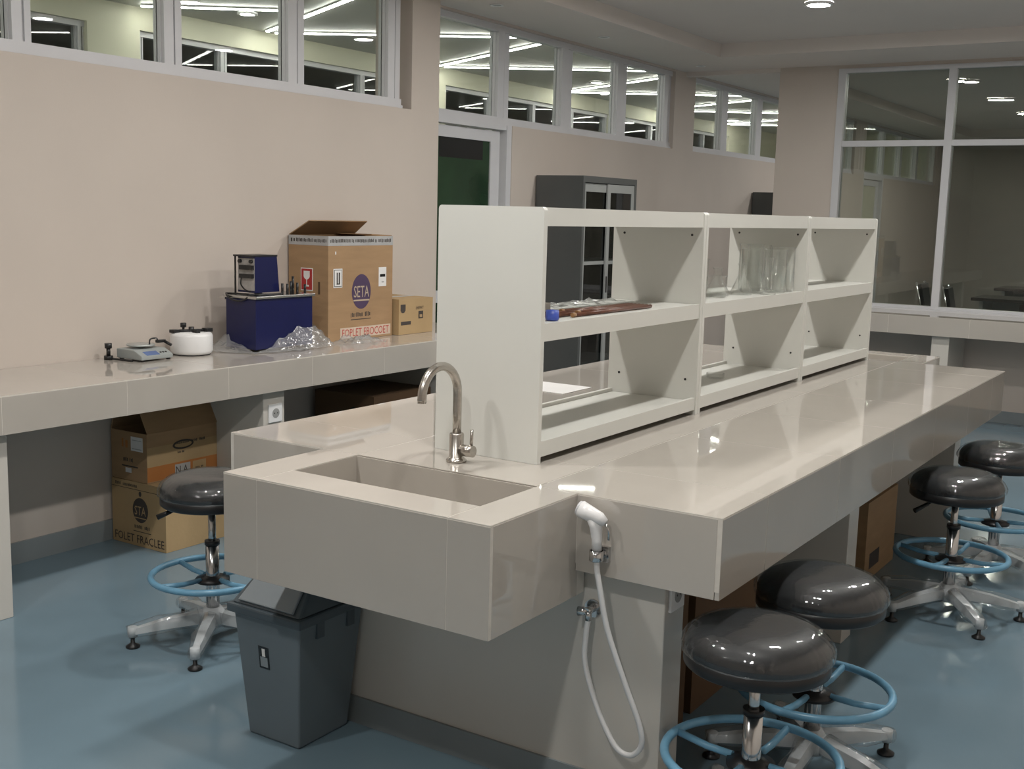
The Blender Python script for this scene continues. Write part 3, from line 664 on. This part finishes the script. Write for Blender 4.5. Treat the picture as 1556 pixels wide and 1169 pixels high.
em = ellipse('+x', bx1, 2.300, 1.108, .078, .094, PURPLE, t, 'emblem'); lettering('SETA', '+x', bx1, 2.300, 1.108, .125, .062, mat('tan_print', (.50, .40, .30), .7), em, .0016); decal('+x', bx1, 2.235, 2.365, 1.057, 1.065, MATS['tan_print'], em, 'underline', d0=.0008)
strokes('+x', bx1, 2.296, .985, .165, .026, t, [.62, .3], 0); decal('+x', bx1, 2.215, 2.380, .957, .961, INK, t, 'underline')
l = decal('+x', bx1, 2.13, 2.55, .862, .918, mat('pale_strip', (.62, .50, .40), .7), t, 'strip'); lettering('FOPLET EBOCOET', '+x', bx1, 2.34, .890, .39, .042, PINKP, l, .0016)
# small closed carton next to it
t = carton('carton', 'small closed cardboard carton beside the tall open one on the wall bench', .02, .325, 2.585, 2.90, ZT, 1.052, CARD2)
decal('+x', .325, 2.60, 2.645, .985, 1.022, INK, t, 'print'); ellipse('+x', .325, 2.622, .985, .018, .012, INK, t); l = lettering('(HEMKT', '+x', .325, 2.775, .995, .072, .022, INK, t); decal('+x', .325, 2.765, 2.808, .935, .978, INK, t, 'print'); decal('+x', .325, 2.775, 2.798, .942, .958, CARD2, t, 'print', d0=.0008)
decal('+x', .325, 2.605, 2.695, .905, .925, INK, t, 'print'); MB().box(.15, .195, 2.584, 2.901, 1.052, 1.0528).build('tape', TAPE, t)
# two cartons under the wall bench
lx, ly0, ly1 = .385, .868, 1.215
t = carton('carton', 'large carton with a dark round emblem, lower of two under the wall bench', .02, lx, ly0, ly1, 0, .298, CARD2)
em = ellipse('-y', ly0, .215, .170, .052, .058, INK, t, 'emblem'); lettering('STA', '-y', ly0, .215, .168, .075, .042, CARD2, em, .0016); decal('-y', ly0, .175, .255, .132, .136, CARD2, em, 'underline', d0=.0008)
strokes('-y', ly0, .225, .092, .105, .018, t, [.6, .4], 0); decal('-y', ly0, .165, .285, .068, .071, INK, t, 'underline'); lettering('FOLET FRACLEE', '-y', ly0, .205, .034, .335, .038, INK, t)
decal('-y', ly0, .02, .385, .262, .264, INK, t, 'print_line'); strokes('-y', ly0, .12, .279, .15, .015, t, [.2, .5], 0); ellipse('-y', ly0, .215, .246, .009, .012, INK, t)
ux, uy0, uy1, uz = .262, .872, 1.335, .525
t = carton('carton', 'open brown carton with an orange stripe stacked under the wall bench', .018, ux, uy0, uy1, .299, uz, CARD, opened=True)
decal('+x', ux, uy0+.001, uy1-.001, .305, .372, ORANGE, t, 'stripe'); decal('+x', ux, uy0+.001, uy1-.001, .372, .462, CARD2, t, 'stripe')
ellipse('+x', ux, 1.08, .452, .062, .022, INK, t, d0=.0008); ellipse('+x', ux, 1.08, .452, .05, .014, CARD2, t, d0=.0014); strokes('+x', ux, 1.12, .462, .18, .013, t, [.5, .2, .2], .002); strokes('+x', ux, 1.065, .418, .04, .010, t, [.5, .3], .002)
l = decal('+x', ux, 1.03, 1.12, .308, .362, TAPE, t, d0=.0008); lettering('N A', '+x', ux, 1.07, .335, .07, .036, INK, l, .0024); decal('+x', ux, 1.135, 1.215, .315, .362, CARD2, t, d0=.0008); strokes('+x', ux, 1.175, .33, .05, .010, t, [.5, .3], .0017)
l = decal('-y', uy0, .155, .235, .440, .505, PAPER, t); decal('-y', uy0, .163, .227, .448, .452, TAPE, l, 'line', d0=.0008); decal('-y', uy0, .163, .227, .488, .491, TAPE, l, 'line', d0=.0008)
strokes('-y', uy0, .115, .47, .05, .045, t, [1], 0, ORANGE); strokes('-y', uy0, .135, .395, .07, .020, t, [.5, .4], 0); decal('-y', uy0, .09, .20, .362, .368, INK, t, 'print'); decal('-y', uy0, .115, .155, .335, .357, PAPER, t)
flap(t, [(ux, uy0+.003, uz), (ux, uy1-.003, uz), (ux-.055, uy1-.003, uz+.105), (ux-.055, uy0+.003, uz+.105)], CARD, (1, 0, .5))
flap(t, [(.018, uy0+.003, uz), (.018, uy1-.003, uz), (.045, uy1-.003, uz+.10), (.045, uy0+.003, uz+.10)], CARDD, (-1, 0, .3))
flap(t, [(.02, uy1-.005, uz), (ux-.01, uy1-.005, uz), (ux-.01, uy1+.02, uz+.09), (.02, uy1+.02, uz+.09)], CARDD, (0, -1, 0))
# further along under the wall bench
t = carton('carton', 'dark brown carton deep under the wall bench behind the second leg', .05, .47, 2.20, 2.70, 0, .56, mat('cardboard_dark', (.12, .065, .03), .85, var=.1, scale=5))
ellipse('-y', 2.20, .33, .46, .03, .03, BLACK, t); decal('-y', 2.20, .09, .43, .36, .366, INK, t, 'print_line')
from mathutils import noise as MN
vs = []; fs = []
NB = 20
for j in range(11):
    ph = PI*j/10
    for k in range(NB):
        a = 2*PI*k/NB; q = Vector((math.cos(a)*math.sin(ph), math.sin(a)*math.sin(ph), math.cos(ph)))
        s = 1+.18*MN.noise(q*2.3)
        vs.append((.27+.17*q.x*s, 1.70+.2*q.y*s, max(.001, .21+.235*q.z*s)))
for j in range(10):
    for k in range(NB): fs.append((j*NB+k, j*NB+(k+1) % NB, (j+1)*NB+(k+1) % NB, (j+1)*NB+k))
tag(MB().add(vs, fs, True).build('cloth_sack', mat('navy_cloth', (.02, .02, .055), .85, var=.3, scale=12)), 'dark navy cloth sack on the floor under the wall bench', 'sack')
# cartons under the island
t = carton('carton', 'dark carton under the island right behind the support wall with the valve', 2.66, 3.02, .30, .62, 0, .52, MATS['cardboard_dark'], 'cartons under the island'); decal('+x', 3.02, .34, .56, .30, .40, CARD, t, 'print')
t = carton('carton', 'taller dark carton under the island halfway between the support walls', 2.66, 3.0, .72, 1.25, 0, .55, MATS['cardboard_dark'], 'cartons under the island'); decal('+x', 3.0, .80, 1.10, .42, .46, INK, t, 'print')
t = carton('carton', 'tan carton under the island just past the middle support wall', 2.66, 3.06, 2.38, 2.85, 0, .36, CARD, 'cartons under the island'); decal('+x', 3.06, 2.45, 2.60, .05, .12, INK, t, 'print')
t = carton('carton', 'low brown carton lying on the tan one under the island', 2.68, 3.0, 2.45, 2.80, .361, .47, CARD, 'cartons under the island')

# ================================================================== EQUIPMENT ON THE WALL BENCH
# water bath
t = thing('water_bath', 'navy blue water bath with a steel lid and a control head', 'water bath', (.25, 1.65, ZT))
B(.15, .353, 1.457, 1.851, ZT+.014, 1.108).build('tank', NAVY, t, bevel=.004)
for x in (.17, .333):
    for y in (1.48, 1.83): MB().cyl(x, y, ZT+.0005, ZT+.014, .012, n=14).build('foot', BLACK, t)
ld = B(.138, .363, 1.448, 1.861, 1.108, 1.122).build('steel_lid', STAIN, t, bevel=.003)
for i, (x, y, h) in enumerate(((.33, 1.66, .055), (.335, 1.69, .052), (.31, 1.74, .062), (.30, 1.765, .085), (.33, 1.765, .055), (.33, 1.82, .045))):
    MB().cyl(x, y, 1.122, 1.122+h, .0065, n=12).build('peg', BLACK, ld)
hd = thing('tmp', '', '') if False else None
h = MB().prism([(1.50, 1.135), (1.665, 1.135), (1.648, 1.308), (1.50, 1.308)], 'x', .19, .305).build('control_head', NAVY, t)
B(.192, .303, 1.4985, 1.50, 1.145, 1.300).build('rear_panel', PCB, h)
B(.18, .307, 1.478, 1.650, 1.308, 1.316).build('head_cap', BLACK, h)
for x in (.187, ): B(x-.003, x+.003, 1.482, 1.489, 1.122, 1.309).build('support_rod', BLACK, h)
for z, hh in ((1.245, .022), (1.205, .02)): B(.215, .30, 1.482, 1.4985, z, z+hh).build('connector', BLACK, h)
for x in (.21, .285): MB().tube([(x, 1.4985, 1.285), (x, 1.486, 1.285)], .009, 10).build('connector', BLACK, h)
MB().tube(smoothpath([(.225, 1.488, 1.205), (.235, 1.475, 1.175), (.27, 1.47, 1.150), (.30, 1.478, 1.142)]), .0035, 8).build('lead', BLACK, h)
MB().cyl(.245, 1.58, 1.122, 1.135, .02, n=16).build('head_foot', BLACK, h)
MB().tube(smoothpath([(.15, 1.46, 1.128), (.18, 1.44, 1.115), (.23, 1.437, 1.098), (.28, 1.442, 1.100), (.31, 1.455, 1.120), (.30, 1.475, 1.128), (.33, 1.55, 1.127), (.345, 1.64, 1.127)]), .0045, 8).build('power_lead', BLACK, t)
MB().tube(smoothpath([(.14, 1.47, 1.126), (.20, 1.485, 1.127), (.32, 1.50, 1.127), (.345, 1.58, 1.127), (.33, 1.66, 1.128)]), .0045, 8).build('power_lead', BLACK, t)
B(.10, .145, 1.455, 1.475, 1.098, 1.108).build('drain_spigot', STAIN, t, bevel=.002)
# crumpled clear sheet pulled down round the bath
def drape():
    vs = []; fs = []; NA, NR = 120, 12; cx, cy = .252, 1.655
    for k in range(NA):
        a = 2*PI*k/NA; c, s = math.cos(a), math.sin(a)
        rx, ry = .1015+.006, .197+.006
        t0 = min(rx/max(abs(c), 1e-6), ry/max(abs(s), 1e-6))
        ix, iy = cx+c*t0, cy+s*t0
        side = .5+.5*math.sin(a-.35)                     # taller towards the carton
        fr = max(0, c)*max(0, 1-abs(s)*1.2)
        corner = max(0, math.cos(a+1.08))**14            # gap at the near front corner
        hgt = (.035+.105*side+.03*MN.noise(Vector((c*3, s*3, 1))))*(1-.92*corner)
        if c < -.3: hgt += .03
        ext = (.055+.05*side+.05*max(0, -s)*max(0, -c)+.03*MN.noise(Vector((c*4, s*4, 7))))*(1-.6*corner)
        for j in range(NR+1):
            v = j/NR; d = ext*v+.004
            x = ix+c*d; y = iy+s*d*1.5
            z = ZT+.002+hgt*(1-v)**1.5+.03*abs(MN.noise(Vector((x*28, y*24, v*3))))*min(1, 4*v*(1-v)+.25)*(1-.7*corner)
            x += .010*MN.noise(Vector((x*30, y*30, 3))); y += .010*MN.noise(Vector((x*30, y*30, 8)))
            vs.append((max(.004, min(x, .60)), y if y < 2.025 or x > .31 else 2.025, z))
    for k in range(NA):
        for j in range(NR):
            a = k*(NR+1)+j; b = ((k+1) % NA)*(NR+1)+j; fs.append((a, b, b+1, a+1))
    o = MB().add(vs, fs, True).build('plastic_sheet', SHEET)
    tag(o, 'crumpled clear plastic sheet bunched round the foot of the water bath', 'plastic sheet')
drape()
crumple('plastic_bag', 'crumpled clear plastic bag lying in front of the tall open carton', 'plastic bag', .31, .45, 2.03, 2.33, ZT, .075, 14, 34, SHEET, 9.4)
# bench balance
t = thing('bench_balance', 'grey bench balance with a round pan and blue display', 'balance', (.16, .955, ZT))
MB().prism([(.075, ZT+.008), (.245, ZT+.008), (.245, ZT+.026), (.205, ZT+.044), (.19, ZT+.05), (.075, ZT+.05)], 'y', .869, 1.045).build('body', GREYP, t, bevel=.004)
for x in (.09, .23):
    for y in (.885, 1.03): MB().cyl(x, y, ZT+.0005, ZT+.009, .010, n=12).build('foot', BLACK, t)
ps = MB().lathe([(.0005, ZT+.066), (.062, ZT+.066), (.064, ZT+.062), (.060, ZT+.058), (.02, ZT+.056), (.012, ZT+.0495)], .125, .962, 32).build('pan', SILV, t)
nn = Vector((.018, 0, .04)).normalized()
MB().add([(.242, .90, ZT+.0278), (.242, .975, ZT+.0278), (.211, .975, ZT+.0418), (.211, .90, ZT+.0418)], [(0, 1, 2, 3)]).build('display', LCD, t)
o = t.children[-1]; o.location = tuple(nn*.0006)
for k in range(3): MB().tube([(.226, .99+.015*k, ZT+.0345), (.2268, .99+.015*k, ZT+.0365)], .005, 10).build('button', BLACK, t)
t = thing('black_clamp', 'black laboratory clamp lying against the grey balance', 'clamp', (.06, .83, ZT))
MB().cyl(.062, .835, ZT+.0008, ZT+.018, .020, n=16).cyl(.062, .835, ZT+.018, ZT+.052, .009, n=12).build('stand', BLACK, t)
MB().cyl(.062, .835, ZT+.052, ZT+.074, .016, n=16).build('knob', BLACK, t)
MB().tube(smoothpath([(.075, .838, ZT+.006), (.12, .846, ZT+.005), (.17, .852, ZT+.005), (.20, .856, ZT+.006)]), .0045, 8).build('arm', BLACK, t)
t = thing('black_holder', 'black bent holder lying on top of the grey balance', 'holder', (.10, 1.04, ZT+.05))
MB().tube(smoothpath([(.17, .975, ZT+.067), (.17, .978, ZT+.088), (.168, 1.0, ZT+.093), (.166, 1.02, ZT+.090), (.164, 1.025, ZT+.08)]), .0035, 8).build('hook', BLACK, t)
MB().box(.155, .175, 1.02, 1.065, ZT+.070, ZT+.083).build('grip', BLACK, t, bevel=.002)
MB().tube([(.17, 1.06, ZT+.075), (.20, 1.075, ZT+.058)], .007, 8).build('screw_knob', BLACK, t)
# white drum
dx, dy, dr, dz = .165, 1.225, .098, ZT
t = thing('centrifuge', 'white round drum centrifuge with black clamps on its lid', 'centrifuge', (dx, dy, dz))
MB().lathe([(.0005, dz+.004), (dr-.012, dz+.004), (dr-.004, dz+.010), (dr, dz+.02), (dr, dz+.088), (dr-.004, dz+.099), (dr-.014, dz+.105), (.0005, dz+.106)], dx, dy, 44).build('drum', WHITEP, t)
MB().lathe([(.0005, dz+.0005), (dr-.012, dz+.0005), (dr-.012, dz+.0042), (.0005, dz+.0042)], dx, dy, 32).build('base', BLACK, t)
br = MB().tube([(dx-.035, dy-.075, dz+.112), (dx+.035, dy+.075, dz+.112)], .007, 8).build('clamp_bar', BLACK, t)
MB().cyl(dx, dy, dz+.104, dz+.130, .013, n=14).build('knob', BLACK, br); MB().cyl(dx-.055, dy+.0, dz+.104, dz+.138, .006, n=10).cyl(dx-.055, dy+.0, dz+.124, dz+.144, .014, n=14).build('knob', BLACK, br)
B(dx-.05, dx-.015, dy-.09, dy-.055, dz+.104, dz+.119).build('clamp', BLACK, br, bevel=.002); B(dx+.015, dx+.05, dy+.05, dy+.088, dz+.104, dz+.122).build('clamp', BLACK, br, bevel=.002)
MB().tube([(dx+.03, dy-.01, dz+.106), (dx+.062, dy-.012, dz+.112)], .011, 10).build('clamp', BLACK, br)

# ================================================================== CABINETS AND FURNITURE BEYOND
def cabinet(y0, label):
    x0, x1, y1, h = X2+.014, .276, y0+.829, 1.825
    t = thing('display_cabinet', label, 'cabinet', (.07, y0+.41, 0), 0, 'grey steel cabinets against the clerestory wall')
    w = .02
    m = MB().box(x0, x1-.03, y0, y0+w, .05, h).box(x0, x1-.03, y1-w, y1, .05, h).box(x0, x1-.03, y0+w, y1-w, h-w, h).box(x0, x1-.03, y0+w, y1-w, .05, .05+w).box(x0, x0+w, y0+w, y1-w, .05+w, h-w)
    m.build('carcass', STEELC, t); B(x0+.01, x1-.04, y0+.01, y1-.01, 0, .05).build('plinth', BLACK, t)
    MB().box(x1-.03, x1, y0, y0+.03, .05, h).box(x1-.03, x1, y1-.03, y1, .05, h).box(x1-.03, x1, y0+.03, y1-.03, h-.045, h).box(x1-.03, x1, y0+.03, y1-.03, .05, .10).build('face_frame', STEELC, t)
    for z in (.45, .82, 1.2, 1.5): B(x0+w, x1-.06, y0+w, y1-w, z, z+.018).build('shelf', CABFR, t)
    ym = (y0+y1)/2
    for k, (a, b) in enumerate(((y0+.032, ym+.03), (ym-.04, y1-.032))):
        xa, xb = (x1-.028, x1-.018) if k == 0 else (x1-.015, x1-.003)
        s = .045; zt = h-.05
        d = MB().box(xa, xb, a, a+s, .105, zt).box(xa, xb, b-s, b, .105, zt).box(xa, xb, a+s, b-s, zt-.06, zt).box(xa, xb, a+s, b-s, .105, .165).box(xa, xb, a+s, b-s, 1.19, 1.215).build('sliding_door', CABFR, t)
        B(xa+.004, xb-.004, a+s, b-s, .165, 1.19).build('pane', DGLASS, d); B(xa+.004, xb-.004, a+s, b-s, 1.215, zt-.06).build('pane', DGLASS, d)
        B(xb, xb+.002, (a+.012) if k else (b-.032), (a+.032) if k else (b-.012), .98, 1.10).build('recessed_pull', BLACK, d)
    return t
cabinet(4.714, 'grey steel cabinet with sliding glass doors beside the green door')
cabinet(8.93, 'grey steel cabinet beyond the passage past the pillar')
def office_chair(label, loc, rz):
    t = thing('visitor_chair', label, 'chair', loc, rz, 'black chairs beyond the partition', local=True)
    MB().box(-.22, .22, -.22, .22, .42, .49).build('seat', VINYL, t, bevel=.02, seg=3)
    MB().prism([(-.235, .50), (-.195, .50), (-.285, .93), (-.325, .93)], 'y', -.20, .20).build('backrest', VINYL, t, bevel=.012, seg=3)
    for s in (-.235, .235):
        MB().tube([(-.215, s, .45), (-.25, s, .6), (-.335, s, .945)], .011, 8).build('back_tube', CHROME, t)
        MB().tube([(-.215, s, .45), (-.24, s, .001)], .012, 8).build('leg', CHROME, t); MB().tube([(.20, s, .45), (.22, s, .001)], .012, 8).build('leg', CHROME, t)
        MB().tube([(-.215, s, .45), (.20, s, .45)], .011, 8).build('seat_rail', CHROME, t)
    return t
C1 = office_chair('black chair with a slim chrome frame beyond the partition, further from the pillar', (2.06, 9.55, 0), math.radians(6))
dup(C1, (1.68, 10.1, 0), math.radians(4), 'black chair with a slim chrome frame beyond the partition, closer to the clerestory wall')
dup(C1, (.42, 8.15, 0), math.radians(160), 'black chair beside the far grey cabinet in the passage')
def desk(label, x0, x1, y0, y1, h):
    t = thing('desk', label, 'desk', ((x0+x1)/2, (y0+y1)/2, 0), 0, 'desks beyond the partition')
    B(x0, x1, y0, y1, h-.035, h).build('desk_top', BLACKP, t, bevel=.004)
    for x in (x0+.08, x1-.12): B(x, x+.04, y0+.06, y1-.06, 0, h-.035).build('side_leg', CABFR, t)
    B(x0+.12, x1-.12, y1-.10, y1-.08, .25, h-.035).build('modesty_panel', CABFR, t); B(x0+.5, x0+.95, y0+.06, y1-.11, .35, h-.06).build('drawer_box', BLACKP, t)
desk('long black-topped desk beyond the partition beside the chrome-framed chairs', 1.66, 3.3, 11.1, 11.8, .75)
desk('second black-topped desk beyond the partition, nearer the far wall', 1.60, 3.2, 12.7, 13.4, .79)
